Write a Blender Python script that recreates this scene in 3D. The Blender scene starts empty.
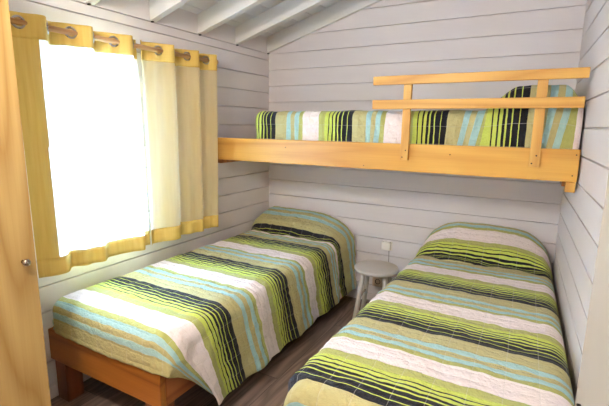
import bpy, bmesh, math, random
from mathutils import Vector, Matrix, noise
random.seed(4)
S = bpy.context.scene
COL = S.collection
W = 2.33        # room width at the bunk
D = 3.2         # back wall y
YF = -0.9       # wall behind the camera
SL = 0.306      # ceiling slope

# ------------------------------------------------------------------ materials
def lin(c):
    return tuple(((x/255)/12.92 if x/255 <= .04045 else ((x/255+.055)/1.055)**2.4) for x in c) + (1,)

class NT:
    def __init__(s, name):
        s.m = bpy.data.materials.new(name); s.m.use_nodes = True
        s.t = s.m.node_tree; s.n = s.t.nodes; s.l = s.t.links
        s.b = s.n['Principled BSDF']; s.out = s.n['Material Output']
    def node(s, typ, **kw):
        n = s.n.new(typ)
        for k, v in kw.items():
            if k in n.inputs: 
                n.inputs[k].default_value = v
            else: setattr(n, k, v)
        return n
    def link(s, a, b): s.l.new(a, b)
    def ramp(s, stops, interp='LINEAR'):
        r = s.n.new('ShaderNodeValToRGB'); e = r.color_ramp; e.interpolation = interp
        while len(e.elements) > 1: e.elements.remove(e.elements[-1])
        e.elements[0].position = stops[0][0]; e.elements[0].color = stops[0][1]
        for p, c in stops[1:]:
            x = e.elements.new(p); x.color = c
        return r
    def math(s, op, a, b=None, c=None):
        n = s.n.new('ShaderNodeMath'); n.operation = op
        for i, v in enumerate((a, b, c)):
            if v is None: continue
            if isinstance(v, (int, float)): n.inputs[i].default_value = v
            else: s.l.new(v, n.inputs[i])
        return n.outputs[0]

def paint(name, rgb, rough=.55, var=.04, scale=(3, 3, 3), bump=.05, spec=.35):
    n = NT(name)
    tc = n.node('ShaderNodeTexCoord'); mp = n.node('ShaderNodeMapping'); mp.inputs['Scale'].default_value = scale
    n.link(tc.outputs['Object'], mp.inputs[0])
    nz = n.node('ShaderNodeTexNoise', Scale=4.0, Detail=5.0); n.link(mp.outputs[0], nz.inputs['Vector'])
    c = lin(rgb)
    lo = tuple(x*(1-var) for x in c[:3])+(1,); hi = tuple(min(1, x*(1+var)) for x in c[:3])+(1,)
    r = n.ramp([(.3, lo), (.7, hi)]); n.link(nz.outputs['Fac'], r.inputs[0]); n.link(r.outputs[0], n.b.inputs['Base Color'])
    n.b.inputs['Roughness'].default_value = rough; n.b.inputs['Specular IOR Level'].default_value = spec
    if bump:
        nb = n.node('ShaderNodeTexNoise', Scale=40.0, Detail=3.0); n.link(mp.outputs[0], nb.inputs['Vector'])
        bp = n.node('ShaderNodeBump', Strength=bump, Distance=.004); n.link(nb.outputs['Fac'], bp.inputs['Height'])
        n.link(bp.outputs[0], n.b.inputs['Normal'])
    return n.m

def wood(name, base, dark, axis=0, freq=1.0, rough=.45, contrast=1.0, knots=0, spec=.4, ring=9.0, coord='Object'):
    """softwood: rings stretched along one axis, fine fibres, a few knots"""
    n = NT(name)
    tc = n.node('ShaderNodeTexCoord'); mp = n.node('ShaderNodeMapping')
    sc = [7*freq]*3; sc[axis] = .55*freq; mp.inputs['Scale'].default_value = sc
    oi = n.node('ShaderNodeObjectInfo')
    off = n.node('ShaderNodeVectorMath', operation='ADD')
    sv = n.node('ShaderNodeVectorMath', operation='SCALE'); sv.inputs[0].default_value = (3.1, 5.7, 9.3)
    n.link(oi.outputs['Random'], sv.inputs['Scale'])
    n.link(tc.outputs[coord], mp.inputs[0]); n.link(mp.outputs[0], off.inputs[0]); n.link(sv.outputs[0], off.inputs[1])
    nz = n.node('ShaderNodeTexNoise', Scale=.55, Detail=1.5, Roughness=.4); n.link(off.outputs[0], nz.inputs['Vector'])
    rings = n.math('FRACT', n.math('MULTIPLY', nz.outputs['Fac'], ring))
    tri = n.math('ABSOLUTE', n.math('SUBTRACT', rings, .5))          # 0..0.5
    ringv = n.math('POWER', n.math('MULTIPLY', tri, 2.0), 1.6)
    mp2 = n.node('ShaderNodeMapping'); sc2 = [160*freq]*3; sc2[axis] = 3*freq; mp2.inputs['Scale'].default_value = sc2
    n.link(tc.outputs[coord], mp2.inputs[0])
    fib = n.node('ShaderNodeTexNoise', Scale=1.0, Detail=2.0); n.link(mp2.outputs[0], fib.inputs['Vector'])
    f = n.math('ADD', n.math('MULTIPLY', ringv, .62*contrast), n.math('MULTIPLY', fib.outputs['Fac'], .38*contrast))
    mx = n.node('ShaderNodeMix', data_type='RGBA'); n.link(f, mx.inputs[0])
    mx.inputs[6].default_value = lin(base); mx.inputs[7].default_value = lin(dark)
    last = mx.outputs[2]
    if knots:
        mp3 = n.node('ShaderNodeMapping'); s3 = [5.0]*3; s3[axis] = 2.6; mp3.inputs['Scale'].default_value = s3
        n.link(tc.outputs[coord], mp3.inputs[0])
        vo = n.node('ShaderNodeTexVoronoi', Scale=knots); n.link(mp3.outputs[0], vo.inputs['Vector'])
        kr = n.ramp([(0, (1, 1, 1, 1)), (.06, (.7, .7, .7, 1)), (.11, (0, 0, 0, 1))]); n.link(vo.outputs['Distance'], kr.inputs[0])
        m2 = n.node('ShaderNodeMix', data_type='RGBA'); n.link(kr.outputs[0], m2.inputs[0]); n.link(last, m2.inputs[6])
        m2.inputs[7].default_value = lin([int(x*.55) for x in dark]); last = m2.outputs[2]
    n.link(last, n.b.inputs['Base Color'])
    n.b.inputs['Roughness'].default_value = rough; n.b.inputs['Specular IOR Level'].default_value = spec
    bp = n.node('ShaderNodeBump', Strength=.15, Distance=.002); n.link(f, bp.inputs['Height']); n.link(bp.outputs[0], n.b.inputs['Normal'])
    return n.m

def metal(name, rgb, rough=.3, metallic=1.0):
    n = NT(name); tc = n.node('ShaderNodeTexCoord')
    nz = n.node('ShaderNodeTexNoise', Scale=30.0); n.link(tc.outputs['Object'], nz.inputs['Vector'])
    r = n.ramp([(.3, (rough*.8,)*3+(1,)), (.7, (rough*1.2,)*3+(1,))]); n.link(nz.outputs['Fac'], r.inputs[0])
    n.link(r.outputs[0], n.b.inputs['Roughness'])
    n.b.inputs['Base Color'].default_value = lin(rgb); n.b.inputs['Metallic'].default_value = metallic
    return n.m

OLIVE = lin((184, 174, 120)); BLUE = lin((164, 200, 196)); WHITE = lin((240, 228, 224))
LIME = lin((194, 204, 92)); BLACK = lin((34, 34, 38)); OLIVE2 = lin((174, 174, 102))

def quilt_material():
    n = NT('striped_quilt_cotton')
    uv = n.node('ShaderNodeUVMap'); uv.uv_map = 'UVMap'
    sp = n.node('ShaderNodeSeparateXYZ'); n.link(uv.outputs[0], sp.inputs[0])
    tc = n.node('ShaderNodeTexCoord')
    wob = n.node('ShaderNodeTexNoise', Scale=22.0, Detail=2.0); n.link(tc.outputs['Object'], wob.inputs['Vector'])
    s = n.math('ADD', sp.outputs[0], n.math('MULTIPLY', n.math('SUBTRACT', wob.outputs['Fac'], .5), .010))
    fr = n.math('FRACT', s)
    P = .578
    seq = [(OLIVE, .09), (BLUE, .032), (OLIVE, .032), (BLUE, .031), (OLIVE2, .031), (WHITE, .121), (OLIVE2, .044),
           (LIME, .026), (BLACK, .007), (LIME, .019), (BLACK, .010), (LIME, .014), (BLACK, .014), (LIME, .010),
           (BLACK, .020), (LIME, .007), (BLACK, .028), (LIME, .005), (BLACK, .035)]
    tot = sum(w for _, w in seq); x = 0; stops = []
    for c, w in seq:
        stops.append((x/tot, c)); x += w
    r = n.ramp(stops, 'CONSTANT'); n.link(fr, r.inputs[0])
    # pale quilting thread running along the bed every 10 cm
    v = sp.outputs[1]
    th = n.math('ABSOLUTE', n.math('SUBTRACT', n.math('FRACT', n.math('MULTIPLY', v, 10.0)), .5))
    thread = n.math('MULTIPLY', n.math('LESS_THAN', th, .011), .28)
    mx = n.node('ShaderNodeMix', data_type='RGBA'); n.link(thread, mx.inputs[0]); n.link(r.outputs[0], mx.inputs[6])
    mx.inputs[7].default_value = lin((205, 200, 190))
    # woven slub variation
    mp = n.node('ShaderNodeMapping'); mp.inputs['Scale'].default_value = (260, 60, 1); n.link(uv.outputs[0], mp.inputs[0])
    wv = n.node('ShaderNodeTexNoise', Scale=1.0, Detail=3.0); n.link(mp.outputs[0], wv.inputs['Vector'])
    hs = n.node('ShaderNodeHueSaturation'); n.link(mx.outputs[2], hs.inputs['Color'])
    n.link(n.math('ADD', .86, n.math('MULTIPLY', wv.outputs['Fac'], .28)), hs.inputs['Value'])
    n.link(hs.outputs[0], n.b.inputs['Base Color'])
    n.b.inputs['Roughness'].default_value = .85; n.b.inputs['Specular IOR Level'].default_value = .15
    n.b.inputs['Sheen Weight'].default_value = .1
    # puckers: grid of stitched pillows and wrinkles
    u = n.math('MULTIPLY', sp.outputs[0], P)
    gu = n.math('ABSOLUTE', n.math('SINE', n.math('MULTIPLY', u, math.pi/.05)))
    gv = n.math('ABSOLUTE', n.math('SINE', n.math('MULTIPLY', n.math('ADD', v, .05), math.pi/.1)))
    g = n.math('ADD', n.math('POWER', gu, .5), n.math('POWER', gv, .5))
    wr = n.node('ShaderNodeTexNoise', Scale=38.0, Detail=4.0, Roughness=.6); n.link(tc.outputs['Object'], wr.inputs['Vector'])
    h = n.math('ADD', n.math('MULTIPLY', g, .35), n.math('MULTIPLY', wr.outputs['Fac'], 1.3))
    bp = n.node('ShaderNodeBump', Strength=.8, Distance=.012); n.link(h, bp.inputs['Height'])
    n.link(bp.outputs[0], n.b.inputs['Normal'])
    return n.m

def curtain_material():
    n = NT('yellow_curtain_cloth')
    tc = n.node('ShaderNodeTexCoord'); mp = n.node('ShaderNodeMapping'); mp.inputs['Scale'].default_value = (60, 60, 4)
    n.link(tc.outputs['Object'], mp.inputs[0])
    nz = n.node('ShaderNodeTexNoise', Scale=1.0, Detail=3.0); n.link(mp.outputs[0], nz.inputs['Vector'])
    r = n.ramp([(.3, lin((226, 196, 126))), (.7, lin((236, 212, 150)))]); n.link(nz.outputs['Fac'], r.inputs[0])
    tr = n.node('ShaderNodeBsdfTranslucent'); n.link(r.outputs[0], n.b.inputs['Base Color'])
    tr.inputs['Color'].default_value = lin((252, 249, 240))
    n.b.inputs['Roughness'].default_value = .8; n.b.inputs['Specular IOR Level'].default_value = .1
    mx = n.node('ShaderNodeMixShader'); mx.inputs[0].default_value = .55
    n.link(n.b.outputs[0], mx.inputs[1]); n.link(tr.outputs[0], mx.inputs[2])
    n.link(mx.outputs[0], n.out.inputs['Surface'])
    return n.m

def hem_material():
    n = NT('doubled_curtain_hem')
    tc = n.node('ShaderNodeTexCoord'); mp = n.node('ShaderNodeMapping'); mp.inputs['Scale'].default_value = (60, 60, 4)
    n.link(tc.outputs['Object'], mp.inputs[0])
    nz = n.node('ShaderNodeTexNoise', Scale=1.0, Detail=3.0); n.link(mp.outputs[0], nz.inputs['Vector'])
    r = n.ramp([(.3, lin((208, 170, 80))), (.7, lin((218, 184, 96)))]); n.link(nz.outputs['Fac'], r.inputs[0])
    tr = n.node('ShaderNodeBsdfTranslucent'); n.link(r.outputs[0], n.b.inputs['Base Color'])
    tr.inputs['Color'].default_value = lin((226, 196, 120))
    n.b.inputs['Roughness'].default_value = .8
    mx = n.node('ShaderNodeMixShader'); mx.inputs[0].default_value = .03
    n.link(n.b.outputs[0], mx.inputs[1]); n.link(tr.outputs[0], mx.inputs[2])
    n.link(mx.outputs[0], n.out.inputs['Surface'])
    return n.m

def floor_material():
    n = NT('brown_laminate_planks')
    tc = n.node('ShaderNodeTexCoord'); sp = n.node('ShaderNodeSeparateXYZ'); n.link(tc.outputs['Object'], sp.inputs[0])
    px = n.math('DIVIDE', sp.outputs[0], .19)
    row = n.math('FLOOR', px)
    py = n.math('DIVIDE', n.math('ADD', sp.outputs[1], n.math('MULTIPLY', row, .47)), 1.25)
    cell = n.math('FLOOR', py)
    cv = n.node('ShaderNodeCombineXYZ'); n.link(row, cv.inputs[0]); n.link(cell, cv.inputs[1])
    wn = n.node('ShaderNodeTexWhiteNoise'); wn.noise_dimensions = '2D'; n.link(cv.outputs[0], wn.inputs['Vector'])
    mp = n.node('ShaderNodeMapping'); mp.inputs['Scale'].default_value = (7, .7, 1); n.link(tc.outputs['Object'], mp.inputs[0])
    ad = n.node('ShaderNodeVectorMath', operation='ADD'); n.link(mp.outputs[0], ad.inputs[0])
    sv = n.node('ShaderNodeVectorMath', operation='SCALE'); sv.inputs[0].default_value = (7, 13, 0); n.link(wn.outputs[0], sv.inputs['Scale'])
    n.link(sv.outputs[0], ad.inputs[1])
    nz = n.node('ShaderNodeTexNoise', Scale=.9, Detail=2.0); n.link(ad.outputs[0], nz.inputs['Vector'])
    rg = n.math('ABSOLUTE', n.math('SUBTRACT', n.math('FRACT', n.math('MULTIPLY', nz.outputs['Fac'], 12.0)), .5))
    mp2 = n.node('ShaderNodeMapping'); mp2.inputs['Scale'].default_value = (150, 4, 1); n.link(tc.outputs['Object'], mp2.inputs[0])
    fb = n.node('ShaderNodeTexNoise', Scale=1.0, Detail=3.0); n.link(mp2.outputs[0], fb.inputs['Vector'])
    f = n.math('ADD', n.math('MULTIPLY', rg, .9), n.math('MULTIPLY', fb.outputs['Fac'], .5))
    f = n.math('ADD', f, n.math('MULTIPLY', wn.outputs[0], .2))
    r = n.ramp([(.2, lin((84, 66, 56))), (.85, lin((142, 120, 106)))]); n.link(f, r.inputs[0])
    ex = n.math('ABSOLUTE', n.math('SUBTRACT', n.math('FRACT', px), .5)); ey = n.math('ABSOLUTE', n.math('SUBTRACT', n.math('FRACT', py), .5))
    gap = n.math('MAXIMUM', n.math('GREATER_THAN', ex, .492), n.math('GREATER_THAN', ey, .4988))
    mx = n.node('ShaderNodeMix', data_type='RGBA'); n.link(gap, mx.inputs[0]); n.link(r.outputs[0], mx.inputs[6]); mx.inputs[7].default_value = lin((40, 32, 28))
    n.link(mx.outputs[2], n.b.inputs['Base Color']); n.b.inputs['Roughness'].default_value = .4
    return n.m

def emit(name, rgb, st):
    n = NT(name); n.b.inputs['Base Color'].default_value = lin(rgb)
    n.b.inputs['Emission Color'].default_value = lin(rgb); n.b.inputs['Emission Strength'].default_value = st
    return n.m

def glass_mat():
    n = NT('window_glass'); tc = n.node('ShaderNodeTexCoord')
    nz = n.node('ShaderNodeTexNoise', Scale=2.0); n.link(tc.outputs['Object'], nz.inputs['Vector'])
    tr = n.node('ShaderNodeBsdfTransparent'); gl = n.node('ShaderNodeBsdfGlossy'); gl.inputs['Roughness'].default_value = .02
    fr = n.node('ShaderNodeFresnel', IOR=1.45); mx = n.node('ShaderNodeMixShader')
    r = n.ramp([(0, (.96, .98, .98, 1)), (1, (.99, 1, 1, 1))]); n.link(nz.outputs['Fac'], r.inputs[0]); n.link(r.outputs[0], tr.inputs['Color'])
    n.link(fr.outputs[0], mx.inputs[0]); n.link(tr.outputs[0], mx.inputs[1]); n.link(gl.outputs[0], mx.inputs[2])
    n.link(mx.outputs[0], n.out.inputs['Surface'])
    return n.m

M_WALL = paint('white_painted_boards', (222, 216, 215), scale=(.6, .6, 3), var=.02)
M_RAFT = paint('white_painted_timber', (224, 221, 216), scale=(1, 6, 6), var=.03)
M_CEIL = paint('white_ceiling_boards', (222, 222, 222), scale=(3, 1, 3), var=.03)
M_FLOOR = floor_material()
M_PINE = wood('varnished_yellow_pine', (222, 168, 76), (176, 112, 36), 0, 1.0, knots=.55)
M_RAIL = wood('pale_pine_rail', (222, 170, 84), (180, 120, 46), 0, 1.3, knots=.5)
M_RAILV = wood('pale_pine_post', (224, 174, 88), (182, 122, 48), 2, 1.3, knots=.5)
M_BED = wood('red_brown_pine', (172, 106, 44), (116, 60, 20), 0, 1.2, knots=.5, rough=.35)
M_BEDY = wood('red_brown_pine_long', (168, 98, 50), (112, 56, 24), 1, 1.2, rough=.35)
M_BEDV = wood('red_brown_pine_leg', (140, 80, 44), (92, 48, 24), 2, 1.2, rough=.35)
M_WARD = wood('pale_wardrobe_pine', (190, 158, 98), (150, 112, 58), 2, .8, ring=16, rough=.5, spec=.25)
M_ROD = wood('dark_rod_wood', (196, 154, 102), (160, 112, 66), 1, 2.0)
M_QUILT = quilt_material(); M_CURT = curtain_material(); M_HEM = hem_material()
M_BRONZE = metal('antique_bronze', (150, 132, 112), .28)
M_STEEL = metal('grommet_steel', (168, 160, 150), .3)
M_DARK = metal('dark_screw', (30, 26, 24), .5, .6)
M_STOOL = paint('grey_beige_paint', (186, 178, 168), rough=.4, var=.03)
M_PLAST = paint('white_plastic', (238, 234, 226), rough=.3, bump=0)
M_PLAST2 = paint('beige_plastic', (206, 184, 158), rough=.4, bump=0)
M_CORD = paint('grey_cord', (150, 140, 132), rough=.5, bump=0)
M_MATT = paint('white_mattress_ticking', (222, 220, 212), rough=.9)
M_FRAME = paint('white_window_frame', (232, 232, 230), rough=.35)
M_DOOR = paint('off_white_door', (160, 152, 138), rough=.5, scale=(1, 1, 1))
M_BLACK = paint('black_handle', (28, 28, 30), rough=.35, bump=0)
M_GLASS = glass_mat()

# ------------------------------------------------------------------ mesh helpers
def link(name, bm, mat, parent=None, smooth=False, loc=None):
    me = bpy.data.meshes.new(name); bm.normal_update(); bm.to_mesh(me); bm.free()
    for m in (mat if isinstance(mat, (list, tuple)) else [mat]): me.materials.append(m)
    if smooth:
        for p in me.polygons: p.use_smooth = True
    o = bpy.data.objects.new(name, me); COL.objects.link(o)
    if loc: o.location = loc
    if parent:
        o.parent = parent
        if loc is None: o.location = -Vector(parent['_base']) if '_base' in parent else (0, 0, 0)
    return o
def tag(o, label=None, cat=None, group=None, kind=None):
    if label: o['label'] = label
    if cat: o['category'] = cat
    if group: o['group'] = group
    if kind: o['kind'] = kind
    return o
def thing(name, label, cat, base=(0, 0, 0), group=None):
    o = bpy.data.objects.new(name, None); COL.objects.link(o); o.location = base; o.empty_display_size = .1
    o['_base'] = list(base)
    return tag(o, label, cat, group)

def box(bm, x0, x1, y0, y1, z0, z1, bev=0.0, mat=0):
    vs = [bm.verts.new((x, y, z)) for x in (x0, x1) for y in (y0, y1) for z in (z0, z1)]
    idx = [(0, 1, 3, 2), (4, 6, 7, 5), (0, 4, 5, 1), (2, 3, 7, 6), (0, 2, 6, 4), (1, 5, 7, 3)]
    fs = [bm.faces.new([vs[i] for i in f]) for f in idx]
    for f in fs: f.material_index = mat
    if bev:
        es = list({e for f in fs for e in f.edges})
        bmesh.ops.bevel(bm, geom=es, offset=bev, segments=2, profile=.5, affect='EDGES')
    return vs
def hexa(bm, pts, bev=0.0):
    """8 points ordered like box()"""
    vs = [bm.verts.new(p) for p in pts]
    idx = [(0, 1, 3, 2), (4, 6, 7, 5), (0, 4, 5, 1), (2, 3, 7, 6), (0, 2, 6, 4), (1, 5, 7, 3)]
    fs = [bm.faces.new([vs[i] for i in f]) for f in idx]
    if bev: bmesh.ops.bevel(bm, geom=list({e for f in fs for e in f.edges}), offset=bev, segments=2, profile=.5, affect='EDGES')
def tube(bm, pts, rad, seg=14, caps=True):
    pts = [Vector(p) for p in pts]; rings = []
    rads = rad if isinstance(rad, (list, tuple)) else [rad]*len(pts)
    for i, p in enumerate(pts):
        d = (pts[min(i+1, len(pts)-1)]-pts[max(i-1, 0)]).normalized()
        a = Vector((0, 0, 1)) if abs(d.z) < .9 else Vector((1, 0, 0))
        u = d.cross(a).normalized(); v = d.cross(u)
        rings.append([bm.verts.new(p+rads[i]*(math.cos(t)*u+math.sin(t)*v)) for t in [2*math.pi*k/seg for k in range(seg)]])
    for a, b in zip(rings, rings[1:]):
        for k in range(seg): bm.faces.new((a[k], a[(k+1) % seg], b[(k+1) % seg], b[k]))
    if caps: bm.faces.new(list(reversed(rings[0]))); bm.faces.new(rings[-1])
def lathe(bm, prof, origin, axis='z', seg=40):
    """prof = [(r, h)]; axis z, x or y"""
    O = Vector(origin); ax = {'x': (Vector((0, 1, 0)), Vector((0, 0, 1)), Vector((1, 0, 0))), 'y': (Vector((0, 0, 1)), Vector((1, 0, 0)), Vector((0, 1, 0))), 'z': (Vector((1, 0, 0)), Vector((0, 1, 0)), Vector((0, 0, 1)))}[axis] if isinstance(axis, str) else axis
    rings = []
    for r, h in prof:
        rings.append([bm.verts.new(O+ax[2]*h+r*(math.cos(t)*ax[0]+math.sin(t)*ax[1])) for t in [2*math.pi*k/seg for k in range(seg)]] if r > 1e-6 else [bm.verts.new(O+ax[2]*h)])
    for a, b in zip(rings, rings[1:]):
        for k in range(seg):
            k2 = (k+1) % seg
            if len(a) == 1 and len(b) == 1: continue
            if len(a) == 1: bm.faces.new((a[0], b[k2], b[k]))
            elif len(b) == 1: bm.faces.new((a[k], a[k2], b[0]))
            else: bm.faces.new((a[k], a[k2], b[k2], b[k]))

# ------------------------------------------------------------------ the room shell
GR, GD = .005, .018       # groove half width, depth
def ztop(x): return 2.19+SL*x
def board_wall(name, a, b, nrm, seams, ztop_fn, holes=(), mat=M_WALL, z0=0.0):
    """boards from point a to b (x,y), grooves at seam heights, facing nrm; holes = [(t0,t1,z0,z1)] along a->b in metres"""
    a = Vector((a[0], a[1], 0)); b = Vector((b[0], b[1], 0)); L = (b-a).length; d = (b-a)/L; n = Vector((nrm[0], nrm[1], 0)).normalized()
    bm = bmesh.new()
    ts = sorted({0.0, L, *[h[0] for h in holes], *[h[1] for h in holes]})
    zmax = max(ztop_fn((a+d*t).x) for t in (0, L))
    prof = [(z0, 0.0)]
    for s in sorted(seams):
        prof += [(s-GR*1.1, 0.0), (s-GR*.8, -GD), (s+GR*.5, -GD), (s+GR*.6, 0.0)]
    prof.append((zmax, 0.0))
    for h in holes:
        for hz in (h[2], h[3]):
            prof.append((hz, 0.0))
    prof = sorted(set(prof))
    for t0, t1 in zip(ts, ts[1:]):
        tm = (t0+t1)/2
        zt0, zt1 = ztop_fn((a+d*t0).x), ztop_fn((a+d*t1).x)
        for (za, da), (zb, db) in zip(prof, prof[1:]):
            if any(h[0] < tm < h[1] and h[2] <= (za+zb)/2 <= h[3] for h in holes): continue
            def pt(t, z, dep, lim):
                return a+d*t+n*dep+Vector((0, 0, min(z, lim)))
            if za >= max(zt0, zt1): continue
            q = [pt(t0, za, da, zt0), pt(t1, za, da, zt1), pt(t1, zb, db, zt1), pt(t0, zb, db, zt0)]
            # slice at the slope so boards do not shear
            if zb > min(zt0, zt1)+1e-5 and abs(zt1-zt0) > 1e-4:
                def tz(z): return t0+(z-zt0)/(zt1-zt0)*(t1-t0)
                pa = max(t0, min(t1, tz(za))); pb = max(t0, min(t1, tz(zb)))
                if zt1 > zt0: poly = [pt(pa, za, da, 9), pt(t1, za, da, 9), pt(t1, min(zb, zt1), db, 9), pt(pb, min(zb, zt1), db, 9)]
                else: poly = [pt(t0, za, da, 9), pt(pa, za, da, 9), pt(pb, min(zb, zt0), db, 9), pt(t0, min(zb, zt0), db, 9)]
                q = poly
            vs = []
            for p in q:
                if not vs or (Vector(p)-vs[-1]).length > 1e-5: vs.append(Vector(p))
            if (vs[0]-vs[-1]).length < 1e-5: vs.pop()
            if len(vs) >= 3: bm.faces.new([bm.verts.new(p) for p in vs])
    # outer skin closes the wall with thickness
    T = .09
    for t0, t1 in zip(ts, ts[1:]):
        tm = (t0+t1)/2
        segs = [(z0, None)]
        hh = sorted([h for h in holes if h[0] < tm < h[1]], key=lambda h: h[2])
        spans = []; cur = z0
        for h in hh:
            if h[2] > cur: spans.append((cur, h[2]))
            cur = h[3]
        spans.append((cur, None))
        for s0, s1 in spans:
            za1 = ztop_fn((a+d*t0).x) if s1 is None else s1; zb1 = ztop_fn((a+d*t1).x) if s1 is None else s1
            P = [a+d*t0-n*T+Vector((0, 0, s0)), a+d*t1-n*T+Vector((0, 0, s0)), a+d*t1-n*T+Vector((0, 0, zb1)), a+d*t0-n*T+Vector((0, 0, za1))]
            bm.faces.new([bm.verts.new(p) for p in P])
    for h in holes:   # reveals
        c = [(h[0], h[2]), (h[1], h[2]), (h[1], h[3]), (h[0], h[3])]
        for (t0, q0), (t1, q1) in zip(c, c[1:]+c[:1]):
            bm.faces.new([bm.verts.new(p) for p in (a+d*t0+Vector((0, 0, q0)), a+d*t1+Vector((0, 0, q1)), a+d*t1-n*T+Vector((0, 0, q1)), a+d*t0-n*T+Vector((0, 0, q0)))])
    o = link(name, bm, mat); return tag(o, kind='structure')

def xr(y): return 2.305+.036*(D-y)          # the right wall is a touch out of square
back_seams = [1.646+.1362*k for k in range(-12, 12)]
left_seams = [1.45+.138*k for k in range(-10, 5)]+[2.058]
right_seams = [1.866+.1366*k for k in range(-13, 8)]
WY0, WY1, WZ0, WZ1 = 1.215, 1.74, .76, 1.80
board_wall('wall_back', (-.08, D), (xr(D)+.08, D), (0, -1), back_seams, ztop)
board_wall('wall_left', (0, YF-.08), (0, D+.08), (1, 0), left_seams, lambda x: 2.19, holes=[(WY0-YF+.08, WY1-YF+.08, WZ0, WZ1)])
board_wall('wall_right', (xr(YF-.08), YF-.08), (xr(D+.08), D+.08), (-1, -.036), right_seams, lambda x: ztop(2.6))
DX0, DX1, DZ = 1.55, 2.2, 2.0
board_wall('wall_front', (-.08, YF), (xr(YF)+.08, YF), (0, 1), back_seams, ztop, holes=[(DX0+.08, DX1+.08, 0.0, DZ)])
bm = bmesh.new(); box(bm, -.1, 2.6, YF-1.4, D+.1, -.05, 0); tag(link('floor', bm, M_FLOOR), kind='structure')
# ceiling boards run front to back, grooved
bm = bmesh.new(); xs = []; x = -.1
prof = [(-.1, 0)]
x = .06
while x < 2.75:
    prof += [(x-.005, 0), (x-.002, .008), (x+.002, .008), (x+.005, 0)]; x += .125
prof.append((2.8, 0))
for (xa, da), (xb, db) in zip(prof, prof[1:]):
    bm.faces.new([bm.verts.new(p) for p in ((xa, YF-.1, ztop(xa)+da), (xb, YF-.1, ztop(xb)+db), (xb, D+.1, ztop(xb)+db), (xa, D+.1, ztop(xa)+da))])
for q in (((-.1), 2.8),):
    bm.faces.new([bm.verts.new(p) for p in ((-.1, YF-.1, ztop(-.1)+.05), (-.1, D+.1, ztop(-.1)+.05), (2.8, D+.1, ztop(2.8)+.05), (2.8, YF-.1, ztop(2.8)+.05))])
tag(link('ceiling', bm, M_CEIL), kind='structure')
# rafters: sloping white beams, the last one lies on the back wall
def rafter(y0, y1, name='rafter'):
    b = bmesh.new(); xa, xb = .001, 2.32
    zb0, h = 2.06, .128
    hexa(b, [(x, y, z) for x, zz in ((xa, 0), (xb, SL*(xb-xa))) for y in (y0, y1) for z in (zb0+zz, zb0+zz+h)], .003)
    r = link(name, b, M_RAFT)
    b = bmesh.new(); box(b, .004, .022, y0+.004, y0+.016, 2.052, 2.0598, .002); link('screw', b, M_DARK, r, loc=(0, 0, 0))
    return r
ys = [(3.163, 3.197), (2.733, 2.782), (2.319, 2.366), (1.905, 1.952), (1.49, 1.537), (1.075, 1.122), (.66, .707), (.245, .292), (-.17, -.123)]
labs = ['white rafter board lying flat against the back wall under the ceiling', 'white sloping ceiling rafter first out from the back wall',
        'white sloping ceiling rafter second out from the back wall', 'white sloping ceiling rafter third out from the back wall, cut by the photo top',
        'white sloping ceiling rafter fourth out from the back wall, above the curtain']
for i, (a, b_) in enumerate(ys):
    r_ = rafter(a, b_)
    tag(r_, labs[i] if i < 5 else 'white sloping ceiling rafter overhead nearer the doorway', 'rafter', 'sloping white ceiling rafters')
# small screw under each rafter end, on the wall
# skirting
def skirt(name, pts):
    b = bmesh.new(); hexa(b, pts, .003); tag(link(name, b, M_WALL), kind='structure')
skirt('baseboard_back', [(x, y, z) for x in (.015, 2.29) for y in (D-.014, D-.0005) for z in (0.001, .07)])
skirt('baseboard_left', [(x, y, z) for x in (.0005, .014) for y in (.9, D-.016) for z in (0.001, .07)])

# window behind the curtain
win = bmesh.new()
fx0, fx1 = -.075, -.03
for (a, b_, c, d) in ((WY0+.001, WY1-.001, WZ0+.001, WZ0+.046), (WY0+.001, WY1-.001, WZ1-.046, WZ1-.001)): box(win, fx0, fx1, a, b_, c, d, .004)
for (a, b_) in ((WY0+.001, WY0+.046), (WY1-.046, WY1-.001)): box(win, fx0, fx1, a, b_, WZ0+.047, WZ1-.047, .004)
w = link('window_1', win, M_FRAME); tag(w, kind='structure')
g = bmesh.new(); box(g, -.056, -.052, WY0+.047, WY1-.047, WZ0+.047, WZ1-.047); gl = link('pane', g, M_GLASS, w)
# unseen door added behind the camera; its solid panel lets no daylight in
b = bmesh.new()
for (x0, x1, z0, z1) in ((DX0+.002, DX0+.07, 0, DZ-.07), (DX1-.07, DX1-.002, 0, DZ-.07), (DX0+.002, DX1-.002, DZ-.069, DZ-.002)):
    box(b, x0, x1, YF-.085, YF-.02, z0+.001, z1, .003)
door2 = link('door_2', b, M_FRAME); tag(door2, kind='structure')
b = bmesh.new(); box(b, DX0+.072, DX1-.072, YF-.07, YF-.03, .008, DZ-.072, .003); link('door_panel', b, M_FRAME, door2)
b = bmesh.new(); tube(b, [(DX0+.12, YF-.03, 1.0), (DX0+.12, YF+.02, 1.0), (DX0+.24, YF+.02, 1.0)], .009); link('door_handle', b, M_BLACK, door2)

# open white door leaf beside the camera at the right
hinge = Vector((2.395, -.02, 0)); free = Vector((2.243, .815, 0)); dd = (free-hinge).normalized(); nn = Vector((dd.y, -dd.x, 0))
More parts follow.
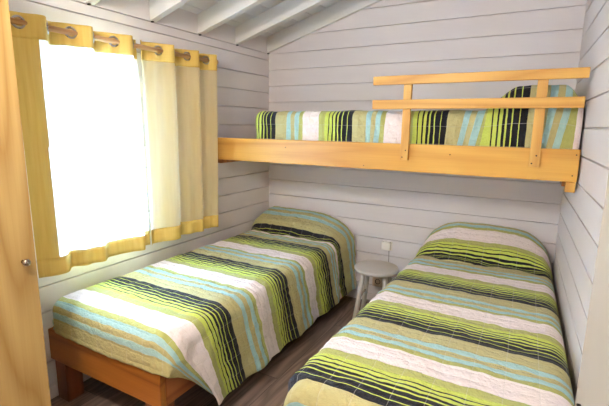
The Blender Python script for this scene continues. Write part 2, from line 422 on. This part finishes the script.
# leaf mesh built in its own frame: length along dd, thickness towards +nn
b = bmesh.new()
L = (free-hinge).length
def leafpt(l, t, z): return hinge+dd*l+nn*t+Vector((0, 0, z))
hexa(b, [leafpt(l, t, z) for l in (0.02, L) for t in (0, .036) for z in (.012, 2.0)], .003)
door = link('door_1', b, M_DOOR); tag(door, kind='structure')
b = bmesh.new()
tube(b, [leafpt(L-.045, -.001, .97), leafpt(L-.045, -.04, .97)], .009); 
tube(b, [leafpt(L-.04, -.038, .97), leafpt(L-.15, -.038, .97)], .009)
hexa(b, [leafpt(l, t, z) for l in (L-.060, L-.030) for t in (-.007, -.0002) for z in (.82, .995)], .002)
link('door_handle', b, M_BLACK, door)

# ------------------------------------------------------------------ wardrobe at the left
wx, wy0, wy1, wh = .468, -.12, .87, 2.04
t = thing('wardrobe', 'tall pale pine wardrobe with a round metal knob at the left edge of the photo', 'wardrobe', (.24, .4, 0))
b = bmesh.new()
box(b, .004, wx-.021, wy0, wy0+.018, 0, wh); box(b, .004, wx-.021, wy1-.018, wy1, 0, wh)
box(b, .004, wx-.021, wy0+.018, wy1-.018, wh-.018, wh); box(b, .004, wx-.021, wy0+.018, wy1-.018, .05, .068); box(b, .004, .012, wy0+.018, wy1-.018, .068, wh-.018)
link('carcass', b, M_WARD, t)
ym = (wy0+wy1)/2
for y0, y1, ky in ((ym+.002, wy1, wy1-.047), (wy0, ym-.002, wy0+.047)):
    b = bmesh.new(); box(b, wx-.02, wx, y0, y1, .05, wh-.002, .002)
    dr = link('door', b, M_WARD, t)
    b = bmesh.new(); lathe(b, [(0, 0), (.008, 0), (.007, .008), (.006, .014), (.012, .018), (.0145, .024), (.013, .030), (.007, .033), (0, .034)], (wx, ky, .925), 'x', 24)
    kb = link('knob', b, M_BRONZE, dr, smooth=True, loc=(0, 0, 0))
    tag(kb, 'antique bronze round knob')

# ------------------------------------------------------------------ curtains
ROD_X, ROD_Z = .10, 1.877
rod = thing('curtain_rod', 'round wooden curtain rod across the window wall above the window', 'curtain rod', (ROD_X, 1.7, ROD_Z))
b = bmesh.new(); tube(b, [(ROD_X, 1.03, ROD_Z), (ROD_X, 2.37, ROD_Z)], .0135, 20); link('rod', b, M_ROD, rod, smooth=True)
for yy, s in ((1.03, -1), (2.37, 1)):
    b = bmesh.new(); lathe(b, [(0, -.001), (.018, 0), (.022, .01), (.02, .02), (.012, .028), (0, .03)], (ROD_X, yy, ROD_Z), (Vector((1, 0, 0)), Vector((0, 0, 1)), Vector((0, s, 0))), 20)
    link('finial', b, M_ROD, rod, smooth=True)
for yy in (1.045, 2.352):
    b = bmesh.new(); tube(b, [(.001, yy, ROD_Z-.02), (ROD_X-.016, yy, ROD_Z-.02)], .009, 12); lathe(b, [(0, .0008), (.025, .001), (.025, .006), (0, .007)], (0, yy, ROD_Z-.02), 'x', 20)
    box(b, ROD_X-.02, ROD_X+.016, yy-.006, yy+.006, ROD_Z-.03, ROD_Z-.0138, .002)
    link('bracket', b, M_DARK, rod)

def curtain(label, y0, y1, grom, seed, side_hem=0):
    """grommet cloth: x follows a skewed wave through the rod; visible grommets sit at upward crossings"""
    base = (ROD_X, (y0+y1)/2, .7)
    zt, zb = 1.918, .705
    t = thing('curtain', label, 'curtain', base, 'yellow grommet curtains')
    NY, zs = 150, []
    z = zb
    z_h1 = .795; z_h2 = 1.812
    zs = [zb+(z_h1-zb)*i/4 for i in range(4)]+[z_h1+(z_h2-z_h1)*i/34 for i in range(34)]+[z_h2+(zt-z_h2)*i/8 for i in range(9)]
    def wave(y, z):
        n_ = len(grom)
        if y <= grom[0]: ph = (y-grom[0])/(2*(grom[1]-grom[0]))
        elif y >= grom[-1]: ph = .5*(n_-1)+(y-grom[-1])/(2*(grom[-1]-grom[-2]))
        else:
            k_ = max(i for i in range(n_) if grom[i] <= y); ph = .5*k_+.5*(y-grom[k_])/(grom[k_+1]-grom[k_])
        h = (zt-z)/(zt-zb)
        ph += .05*h*math.sin(y*9+seed)
        f = 2*math.pi*ph
        A = .037*(1-.35*h)
        x = A*(math.sin(f)-.38*math.sin(2*f))
        x += .007*h*math.sin(y*37+seed+2.5*h)+.004*h*math.sin(y*71+seed*3)
        return ROD_X+x+.006*h
    def ycoord(s, z):
        h = (zt-z)/(zt-zb)
        return y0+(y1-y0)*s+(.010*h*math.sin(7*s+seed)) + (.0 if s else 0)
    bms = {'panel': bmesh.new(), 'heading': bmesh.new(), 'hem': bmesh.new()}
    cuts = {'hem': (0, 4), 'panel': (4, 38), 'heading': (38, len(zs)-1)}
    holes = []
    for nme, (r0, r1) in cuts.items():
        bm = bms[nme]
        grid = []
        for r in range(r0, r1+1):
            row = []
            for c in range(NY+1):
                s = c/NY; y = ycoord(s, zs[r]); zz = zs[r]
                if r == 0: zz += .0
                row.append(bm.verts.new((wave(y, zs[r]), y, zz)))
            grid.append(row)
        for a, b2 in zip(grid, grid[1:]):
            for c in range(NY):
                cy = (a[c].co.y+a[c+1].co.y)/2; cz = (a[c].co.z+b2[c].co.z)/2
                if nme == 'heading' and any(((cy-gy)/.024)**2+((cz-ROD_Z)/.02)**2 < .8 for gy in grom): continue
                fc = bm.faces.new((a[c], b2[c], b2[c+1], a[c+1]))
                if nme == 'panel' and cy < side_hem: fc.material_index = 1
        o = link(nme, bm, [M_CURT, M_HEM] if nme == 'panel' else M_HEM, t, smooth=True)
        if nme != 'panel':
            so = o.modifiers.new('thick', 'SOLIDIFY'); so.thickness = .002; so.offset = 0
        if nme == 'heading': tag(o, 'opaque doubled heading band'); head = o
        if nme == 'hem': tag(o, 'opaque doubled bottom hem')
    for gy in grom:
        e = .002
        gx = wave(gy, ROD_Z); tx = (wave(gy+e, ROD_Z)-wave(gy-e, ROD_Z))/(2*e)
        tang = Vector((tx, 1, 0)).normalized(); nrm = Vector((1, -tx, 0)).normalized()
        b = bmesh.new(); seg = 28; O = Vector((gx, gy, ROD_Z))
        ringp = [(.019, -.004), (.019, .0035), (.022, .0055), (.0275, .0045), (.029, .001), (.029, -.003), (.024, -.0055), (.019, -.004)]
        rr = []
        for r, h in ringp:
            rr.append([b.verts.new(O+nrm*h+r*(math.cos(q)*tang+math.sin(q)*Vector((0, 0, 1)))) for q in [2*math.pi*k/seg for k in range(seg)]])
        for a, c in zip(rr, rr[1:]):
            for k in range(seg): b.faces.new((a[k], a[(k+1) % seg], c[(k+1) % seg], c[k]))
        tag(link('grommet', b, M_STEEL, t, smooth=True), 'brushed steel eyelet ring')
    return t
curtain('yellow eyelet curtain on the left, glowing bright over the window', 1.062, 1.742, [1.092, 1.215, 1.329, 1.445, 1.566, 1.684], 1.0, 1.155)
curtain('yellow eyelet curtain on the right, beside the bunk, hanging over the wall', 1.752, 2.345, [1.869, 1.988, 2.106, 2.197, 2.284], 4.0)

# ------------------------------------------------------------------ single beds
def bed(label, x0, x1, y0, y1, ztop_rail, leg_in=.03):
    base = ((x0+x1)/2, (y0+y1)/2, 0)
    t = thing('bed', label, 'bed', base, 'single beds on the floor')
    r0 = ztop_rail-.168
    b = bmesh.new(); box(b, x0, x1, y0, y0+.032, r0, ztop_rail, .004); link('foot_rail', b, M_BED, t)
    b = bmesh.new(); box(b, x0, x1, y1-.032, y1, r0, ztop_rail, .004); link('head_rail', b, M_BED, t)
    for xa in (x0, x1-.032):
        b = bmesh.new(); box(b, xa, xa+.032, y0+.033, y1-.033, r0, ztop_rail-.001, .003); link('side_rail', b, M_BEDY, t)
    for lx in (x0+.022, x1-.022-.09):
        for ly in (y0+.008, y1-.098):
            b = bmesh.new(); box(b, lx, lx+.09, ly, ly+.09, 0, r0-.0005, .004); link('leg', b, M_BEDV, t)
    n = 13
    b = bmesh.new()
    for i in range(n):
        yy = y0+.12+(y1-y0-.28)*i/(n-1); box(b, x0+.033, x1-.033, yy, yy+.06, ztop_rail-.045, ztop_rail-.028)
    o = link('slat', b, M_BED, t); o.name = 'slatted_base'
    b = bmesh.new(); box(b, x0+.05, x1-.04, y0+.04, y1-.03, ztop_rail-.026, ztop_rail+.125, .03); link('mattress', b, M_MATT, t)
    return t
bed('red-brown pine single bed frame on the left under the window', .003, .822, 1.132, 3.17, .392)
bed('red-brown pine single bed frame on the right, hidden under its quilt', 1.49, 2.27, 1.17, 3.17, .392)

def sm(x, a, b_):
    t_ = max(0.0, min(1.0, (x-a)/(b_-a))); return t_*t_*(3-2*t_)
def smin_round(bm_name): pass

def lower_quilt(label, side, X0, X1, YFt, YHd, T, F, s_of_u, hem_z, front_z, fold_u, seedv, sh0, plabel):
    """quilt over a low bed. side=+1: long drape on the +x side and tuck at -x; side=-1 mirrored.
    u runs along the bed (0 at the bottom of the foot end, F where the top begins), v across."""
    WID = X1-X0; RC = .075                      # corner radius
    drop = T-hem_z
    NU = 260; U1 = F+(YHd-YFt)+.10
    NV_T, NV_S, NV_W = 46, 44, 12
    # v sections: wall tuck (W), top (T), side drape (S)
    def cross(v):
        """v metres across measured from the wall-side top corner; returns (dist from wall side edge, drop below top)"""
        a = RC*math.pi/2
        if v < a:
            th = v/RC
            return RC-RC*math.cos(th), RC-RC*math.sin(th)
        v2 = v-a; flat = WID-2*RC
        if v2 < flat: return RC+v2, 0.0
        v3 = v2-flat
        if v3 < a:
            th = v3/RC
            return WID-RC+RC*math.sin(th), RC-RC*math.cos(th)
        return WID, RC+(v3-a)
    a = RC*math.pi/2; flat = WID-2*RC
    vtot = a+flat+a+(drop-RC)
    vs = [-.13+.13*i/NV_W for i in range(NV_W)]+[(a+flat)*i/NV_T for i in range(NV_T)]+[a+flat+(vtot-a-flat)*i/NV_S for i in range(NV_S+1)]
    us = [U1*i/NU for i in range(NU+1)]
    def longp(u):
        """u -> (y, drop) along the bed over the foot corner"""
        a2 = RF*math.pi/2
        vert = F-a2
        if u < vert: return YFt, RF+(vert-u)
        if u < F:
            th = (u-vert)/RF
            return YFt+RF-RF*math.cos(th), RF-RF*math.sin(th)
        return YFt+RF+(u-F), 0.0
    RF = .06
    def pillow(y, fx):
        fx = min(1, max(0, fx))
        if side > 0:
            b_ = .55*sm(y, PY-.06, PY+.03)+.45*sm(y, PY-.02, PY+.24)
            return .150*b_*(1 if fx < .4 else .10+.90*(1-((fx-.4)/.6)**3))
        b_ = .35*sm(y, PY-.06, PY+.04)+.65*sm(y, PY-.02, PY+.28)
        return .215*b_*(.12+.88*(1-(2*fx-1)**4)) 
    PY = fold_u
    def pos(u, v):
        y, dz = longp(u)
        if v < 0: cx, cz = 0.0, RC-v
        else: cx, cz = cross(v)
        fx = cx/WID
        side_w = max(0.0, v-(a+flat))            # length into the side drape
        q = side_w/(vtot-a-flat)                 # 0..1
        top = T+pillow(y, fx)*(1 if v < a+flat else 1-.0)
        if dz > 0:                               # foot end
            if v <= a+flat:
                z = T-dz-cz*(1-dz/(F+.02))
                # front face rounds in plan towards the corners
                yy = y+.03*(1-min(1, cx/.08))**2 if cx < .08 else y
                p = Vector((cx, yy-.012*math.sin(math.pi*fx)*min(1, dz/.08), z))
            else:
                f = dz/(F-.0)                    # 0 top .. 1 bottom
                sx = T-dz                        # start height at the corner edge
                y_s, z_s = y, T-dz-cz*(1-min(1, dz/RF)) if cz < RC else T-dz
                z_s = T-dz-(min(cz, RC))*(1-min(1, dz/.1))*.9
                ye = YFt+.02+(sh0+.12)*(1-min(1, dz/F))*1.0+.06
                ze = hem_z+(front_z-hem_z)*min(1, dz/F)
                qq = q**1.15
                yy = y_s+(ye-y_s)*qq
                zz = z_s+(ze-z_s)*qq
                xx = min(cx, WID)
                bulge = .02*math.sin(math.pi*q)*(1-f)
                p = Vector((xx+bulge, yy, zz))
        else:
            shift = (sh0+.10*math.exp(-(u-F)/.12))*q*(1-sm(y, YHd-.14, YHd+.05)*.75)
            yy = y+shift
            lift = pillow(y, fx)
            if v < 0: z = T-cz+lift
            else: z = T-cz+lift*(1-q)
            xx = cx
            if v > a+flat:
                bul = pillow(y, .4)*.06
                xx += bul*math.sin(math.pi*min(1, .15+q*1.1))*.8+.025*q
                if side < 0: xx += .07*q*math.exp(-max(0, y-YFt)/.25)
                xx += q*(.010*math.sin(yy*14+seedv)+.006*math.sin(yy*31+seedv*2))
            # head end rolls down behind the pillow
            over = max(0.0, yy-(YHd-.04))
            if over > 0:
                th = min(1.0, over/.10)
                z -= .10*th*th*(1-q)
                yy = YHd-.04+.04*math.sin(min(1, over/.06)*math.pi/2)
            p = Vector((xx, yy, z))
        # puckered cloth relief
        nz = noise.noise(Vector((p.x*9, p.y*9, p.z*9+seedv)))*.006+noise.noise(Vector((p.x*28, p.y*28, p.z*28+seedv)))*.005
        p.z += nz*(1.0 if q < .15 else .3); p.x += nz*(1.2 if q > .1 else .2); 
        # fold valley just in front of the pillow
        if dz <= 0:
            gk = math.exp(-((y-(PY-.05+.03*math.sin(p.x*11+seedv)))/.018)**2); p.z -= .012*gk*(1-q)
        return p
    bm = bmesh.new(); uvl = bm.loops.layers.uv.new('UVMap')
    grid = []; meta = []
    for u in us:
        row = []
        for v in vs:
            p = pos(u, v)
            if side > 0: X = X0+p.x
            else:                              # this bed follows the slightly splayed right wall
                k_ = (YHd-p.y)/2.0; xr_, xl_ = X1+.062*k_, X0-.02*k_
                X = xr_-p.x*(xr_-xl_)/(X1-X0)
            row.append((X, p.y, max(p.z, .02)))
        grid.append(row)
    def build(i0, i1, name, parent):
        bm = bmesh.new(); uvl = bm.loops.layers.uv.new('UVMap')
        vv = [[bm.verts.new(grid[i][j]) for j in range(len(vs))] for i in range(i0, i1+1)]
        for i in range(i1-i0):
            for j in range(len(vs)-1):
                quad = [(i, j), (i, j+1), (i+1, j+1), (i+1, j)]
                if side < 0: quad.reverse()
                f = bm.faces.new([vv[a_][b_] for a_, b_ in quad])
                for lp, (a_, b_) in zip(f.loops, quad):
                    lp[uvl].uv = (s_of_u(us[a_+i0]-F+YFt+RF), vs[b_])
        o = link(name, bm, M_QUILT, parent, smooth=True)
        so = o.modifiers.new('thick', 'SOLIDIFY'); so.thickness = .009; so.offset = -1
        return o
    base = ((X0+X1)/2, (YFt+YHd)/2, T)
    t = thing('quilt', label, 'quilt', base, 'striped quilts on the lower beds')
    ik = min(range(len(us)), key=lambda i: abs(us[i]-(F+PY-.07-YFt-RF)))
    build(0, ik, 'quilt_cover', t)
    tag(build(ik, NU, 'pillow_bulge', t), plabel)
    return t

def s_left(y):
    if y < 2.62: return (y-1.52)/.555
    if y < 2.78: return 1.982+(y-2.62)/.34
    if y < 2.795: return 2.452+(y-2.78)/.045      # cloth tucked out of sight under the fold
    if y < 2.87: return 2.785+(y-2.795)/.35
    return 3.0+(y-2.87)/.72
lower_quilt('lime, black, blue and white striped quilt on the left bed under the window', +1, .035, .868, 1.122, 3.17, .578, .215, s_left, .10, .382, 2.88, 1.3, .13,
            'raised end over the pillow with thick black stripes at its fold')
def s_right(y):
    # stripes run the other way on this bed
    if y < 2.845: return 5.0+(2.29-y)/.555
    if y < 2.862: return 4.0-(y-2.845)/.25
    return 3.88-(y-2.862)/.42
lower_quilt('lime, black, blue and white striped quilt on the right bed beside the stool', -1, 1.452, 2.292, 1.13, 3.17, .578, .40, s_right, .12, .20, 2.90, 5.1, .0,
            'raised end over the pillow, white with a lime edge')

# ------------------------------------------------------------------ bunk bed
bx0, bx1 = .004, 2.322
bunk = thing('bunk_bed', 'yellow pine upper bunk spanning wall to wall above the beds', 'bunk bed', (1.16, 2.8, 1.19))
b = bmesh.new(); box(b, bx0, bx1, 2.46, 2.49, 1.190, 1.352, .003); link('front_rail', b, M_PINE, bunk)
b = bmesh.new(); box(b, bx0, 2.30, 3.168, 3.197, 1.20, 1.33, .003); link('back_rail', b, M_PINE, bunk)
b = bmesh.new(); box(b, bx0+.002, 2.30, 2.492, 3.166, 1.215, 1.233, .002); link('bunk_base', b, M_PINE, bunk)
for xa in (2.276, ):
    b = bmesh.new(); box(b, xa, xa+.044, 2.468, 2.52, 1.137, 1.189, .003); link('support_block', b, M_RAILV, bunk)
b = bmesh.new(); box(b, .003, .04, 2.49, 3.19, 1.158, 1.199, .003); link('wall_batten', b, M_BED, bunk)
b = bmesh.new(); box(b, 2.262, 2.298, 2.53, 3.16, 1.158, 1.199, .003); link('wall_batten', b, M_BED, bunk)
for i, (xa, xb) in enumerate(((1.433, 1.479), (2.104, 2.151))):
    b = bmesh.new(); box(b, xa, xb, 2.437, 2.459, 1.258, 1.70, .002); p = link('guard_post', b, M_RAILV, bunk)
    for zz in (1.275, 1.315):
        c = bmesh.new(); lathe(c, [(0, .0012), (.0035, .001), (.004, 0)], (xa+(.03 if zz > 1.3 else .012), 2.4369, zz), (Vector((1, 0, 0)), Vector((0, 0, 1)), Vector((0, -1, 0))), 10)
        link('screw', c, M_DARK, p, loc=(0, 0, 0))
for zz0, zz1, x1 in ((1.686, 1.735, 2.314), (1.550, 1.602, 2.310)):
    b = bmesh.new(); box(b, 1.257, x1, 2.412, 2.436, zz0, zz1, .003); link('guard_rail', b, M_RAIL, bunk)
for (xx, zz) in ((2.307, 1.325), (2.30, 1.222), (.63, 1.30), (1.71, 1.30), (1.2, 1.21)):
    b = bmesh.new(); lathe(b, [(0, .0015), (.003, .001), (.0035, 0)], (xx, 2.4599, zz), (Vector((1, 0, 0)), Vector((0, 0, 1)), Vector((0, -1, 0))), 10)
    link('screw', b, M_DARK, bunk)
b = bmesh.new(); box(b, .35, 2.27, 2.53, 3.13, 1.234, 1.52, .05); link('mattress', b, M_MATT, bunk)

# bunk quilt: wrapped tight round the mattress, stripes upright on the front, raised over the pillow at the right
def s_bunk(x):
    if x < 1.86: return 3+(x-.519)/.578
    return 6+(x-2.075)/.578
PX = 1.872
def bunk_quilt():
    NX, NC = 230, 120
    X0, X1 = .334, 2.318
    Y0, Y1, Z0, Z1 = 2.503, 3.155, 1.236, 1.546
    cyc, czc = (Y0+Y1)/2, (Z0+Z1)/2; hy, hz = (Y1-Y0)/2, (Z1-Z0)/2
    # rounded rectangle section from under the front, over the top, to under the back
    R = .055
    path = []
    def arc(cy, cz, a0, a1, n=8): return [(cy+R*math.cos(a0+(a1-a0)*i/n), cz+R*math.sin(a0+(a1-a0)*i/n)) for i in range(n+1)]
    pi = math.pi
    pts = arc(-hy+R, -hz+R, 1.5*pi, pi)+arc(-hy+R, hz-R, pi, .5*pi)+arc(hy-R, hz-R, .5*pi, 0)+arc(hy-R, -hz+R, 0, -.5*pi)
    # resample evenly
    d = [0]
    for p, q in zip(pts, pts[1:]): d.append(d[-1]+math.dist(p, q))
    sec = []; j = 0
    for k in range(NC+1):
        s = d[-1]*k/NC
        while j < len(d)-2 and d[j+1] < s: j += 1
        f = (s-d[j])/max(1e-9, d[j+1]-d[j]); sec.append((pts[j][0]+(pts[j+1][0]-pts[j][0])*f, pts[j][1]+(pts[j+1][1]-pts[j][1])*f, s))
    grid = []; xs = []
    for i in range(NX+1):
        x = X0+(X1-X0)*i/NX; xs.append(x)
        e = 1.0
        if x-X0 < .06: e = math.sqrt(max(0, 1-((.06-(x-X0))/.06)**2))
        if X1-x < .05: e = math.sqrt(max(0, 1-((.05-(X1-x))/.05)**2))
        row = []
        for (cy, cz, s) in sec:
            k = 1-(1-e)*.16; ky = 1-(1-e)*.1
            y = cyc+cy*ky; z = czc+cz*k
            pil = sm(x, PX-.03, PX+.15)*(1-.6*sm(x, 2.23, 2.32))
            up = max(0, cz/hz)
            fr = max(0, -cy/hy)
            z += pil*.125*(up**2)*(1.0)
            if fr > .9: y -= pil*.012*(1-abs(cz/hz)**2)
            # creased pull towards the pillow and towards the mid folds
            sk = 0
            p = Vector((x, y, z))
            n1 = noise.noise(p*7)*.010+noise.noise(p*20)*.006
            w = .9 if fr > .95 else .4
            # vertical gathers on the front
            gat = .004*math.sin(x*60+3*math.sin(z*9)+2*noise.noise(Vector((x*4, z*4, 0))))*w
            if fr > .95: y += n1*.5+gat
            z += n1*.6*up
            # the mid crease running up from the rail
            lean = .10*sm(x, 1.60, 1.84)*(1-sm(x, 1.87, 1.90))+.03*sm(x, 1.2, 1.25)*(1-sm(x, 1.33, 1.4))
            xx = x-(1-min(1, (z-Z0)/(Z1-Z0)))*lean*.6
            if x > 2.10: xx = x-(1-min(1, (z-Z0)/(Z1-Z0)))*.05*sm(x, 2.10, 2.22)*(1-sm(x, 2.26, 2.30))
            row.append((xx, min(y, 3.164), z, s))
        grid.append(row)
    q = thing('quilt', 'striped quilt wrapped around the upper bunk mattress behind the guard rail', 'quilt', (1.3, 2.83, 1.24))
    ik = min(range(NX), key=lambda i: abs(xs[i]-PX))
    def build(i0, i1, name):
        bm = bmesh.new(); uvl = bm.loops.layers.uv.new('UVMap')
        vv = [[bm.verts.new(g[:3]) for g in grid[i]] for i in range(i0, i1+1)]
        for i in range(i1-i0):
            for j in range(NC):
                quad = [(i, j), (i, j+1), (i+1, j+1), (i+1, j)]
                f = bm.faces.new([vv[a][b_] for a, b_ in quad])
                for lp, (a, b_) in zip(f.loops, quad):
                    xv = xs[a+i0]
                    if name != 'pillow_bulge': xv = min(xv, 1.8599)
                    else: xv = max(xv, 1.8601)
                    lp[uvl].uv = (s_bunk(xv), grid[a+i0][b_][3])
        if i0 == 0: bm.faces.new([v for v in vv[0]])
        if i1 == NX: bm.faces.new([v for v in reversed(vv[-1])])
        return link(name, bm, M_QUILT, q, smooth=True)
    build(0, ik, 'quilt_cover')
    tag(build(ik, NX, 'pillow_bulge'), 'raised end over the pillow beside the right wall')
bunk_quilt()

# ------------------------------------------------------------------ stool
sx, sy, sh = 1.205, 2.785, .46
st = thing('stool', 'small round grey-painted wooden stool between the two beds', 'stool', (sx, sy, 0))
b = bmesh.new(); lathe(b, [(0, -.032), (.140, -.032), (.152, -.028), (.158, -.018), (.158, -.010), (.154, -.003), (.146, 0), (.06, -.001), (0, -.001)], (sx, sy, sh), 'z', 56); link('seat', b, M_STOOL, st, smooth=True)
dirs = []
va = math.atan2(sy, sx-2.144)       # direction from camera
for k in range(4):
    an = va+math.pi/4+k*math.pi/2-.22
    dirs.append(Vector((math.cos(an), math.sin(an), 0)))
C0 = Vector((sx, sy, 0))
for d_ in dirs:
    b = bmesh.new(); tube(b, [C0+d_*.178+Vector((0, 0, 0)), C0+d_*.155+Vector((0, 0, .13)), C0+d_*.105+Vector((0, 0, sh-.033))], [.0155, .0175, .015], 16); link('leg', b, M_STOOL, st, smooth=True)
for k in range(4):
    a_, c_ = dirs[k], dirs[(k+1) % 4]; z = .14 if k % 2 else .235
    r_ = .178-(.073)*z/(sh-.03)
    b = bmesh.new(); tube(b, [C0+a_*r_+Vector((0, 0, z)), C0+c_*r_+Vector((0, 0, z))], .009, 12); link('rung', b, M_STOOL, st, smooth=True)

# ------------------------------------------------------------------ sockets
pl = thing('plug_adaptor', 'white square plug-in device on the back wall above the stool', 'plug', (1.145, 3.19, .505))
b = bmesh.new(); box(b, 1.108, 1.182, 3.160, 3.1995, .472, .540, .006); link('body', b, M_PLAST, pl)
b = bmesh.new(); box(b, 1.112, 1.190, 3.188, 3.1993, .466, .545, .003); link('wall_plate', b, M_PLAST, pl)
b = bmesh.new(); tube(b, [(1.165, 3.192, .467), (1.167, 3.192, .40), (1.165, 3.192, .30), (1.15, 3.19, .24)], .003, 8); link('cord', b, M_CORD, pl, smooth=True)
so = thing('wall_socket', 'round dark-centred beige wall socket low behind the stool', 'socket', (1.09, 3.19, .19))
b = bmesh.new(); box(b, 1.04, 1.125, 3.182, 3.1995, .145, .232, .004); link('plate', b, M_PLAST2, so)
b = bmesh.new(); lathe(b, [(.022, 0), (.022, .003), (.018, .003), (.017, -.004), (0, -.004)], (1.087, 3.181, .19), (Vector((1, 0, 0)), Vector((0, 0, 1)), Vector((0, -1, 0))), 24); link('inset', b, M_DARK, so, smooth=True)

# ------------------------------------------------------------------ lamp (out of frame, lights the room)
lx, ly, lz = 1.05, .12, 2.10
lamp = thing('ceiling_lamp', 'round white globe lamp hanging from the ceiling behind the viewer', 'lamp', (lx, ly, lz))
b = bmesh.new(); tube(b, [(lx, ly, lz+.12), (lx, ly, ztop(lx)-.002)], .006, 10); lathe(b, [(0, .0), (.05, .0), (.05, -.02), (0, -.02)], (lx, ly, ztop(lx)-.016), 'z', 24); link('stem', b, M_PLAST, lamp)
b = bmesh.new(); lathe(b, [(.12*math.sin(math.pi*i/20), -.12*math.cos(math.pi*i/20)) for i in range(21)], (lx, ly, lz), 'z', 32)
LAMP_STR = 132.0
link('globe', b, emit('lamp_globe', (255, 246, 238), LAMP_STR), lamp, smooth=True)

# ------------------------------------------------------------------ daylight
wd = bpy.data.worlds.new('World'); S.world = wd; wd.use_nodes = True
nt = wd.node_tree; bg = nt.nodes['Background']
bg.inputs['Color'].default_value = (.30, .53, 1.0, 1); bg.inputs['Strength'].default_value = 135.0
def portal(name, loc, rot, sx_, sy_):
    l = bpy.data.lights.new(name, 'AREA'); l.shape = 'RECTANGLE'; l.size = sx_; l.size_y = sy_; l.cycles.is_portal = True
    o = bpy.data.objects.new(name, l); COL.objects.link(o); o.location = loc; o.rotation_euler = rot
portal('window_portal', (-.095, (WY0+WY1)/2, (WZ0+WZ1)/2), (0, -math.pi/2, 0), WZ1-WZ0, WY1-WY0)

# ------------------------------------------------------------------ camera
cam = bpy.data.cameras.new('Camera'); co = bpy.data.objects.new('Camera', cam); COL.objects.link(co)
cam.sensor_width = 36; cam.sensor_fit = 'HORIZONTAL'; cam.lens = 36*420.17/609; cam.clip_start = .02
R_ = Vector((0.8739259604397636, 0.48586017727256153, 0.013903374054950967)); U_ = Vector((-0.10020049115602031, 0.15209517809859602, 0.9832735724971198)); F_ = Vector((-0.47561883608781635, 0.8607014261286149, -0.18160335299393418))
mw = Matrix.Identity(4)
for i in range(3): mw[i][0] = R_[i]; mw[i][1] = U_[i]; mw[i][2] = -F_[i]
mw[0][3], mw[1][3], mw[2][3] = 2.144, 0, 1.45
co.matrix_world = mw; S.camera = co

for o in S.objects:
    if '_base' in o: del o['_base']
S.view_settings.view_transform = 'Standard'; S.view_settings.look = 'None'; S.view_settings.gamma = 1; S.view_settings.use_curve_mapping = False
S.view_settings.exposure = 0.40
S.cycles.use_denoising = True
S.cycles.max_bounces = 10; S.cycles.diffuse_bounces = 6; S.cycles.transparent_max_bounces = 12
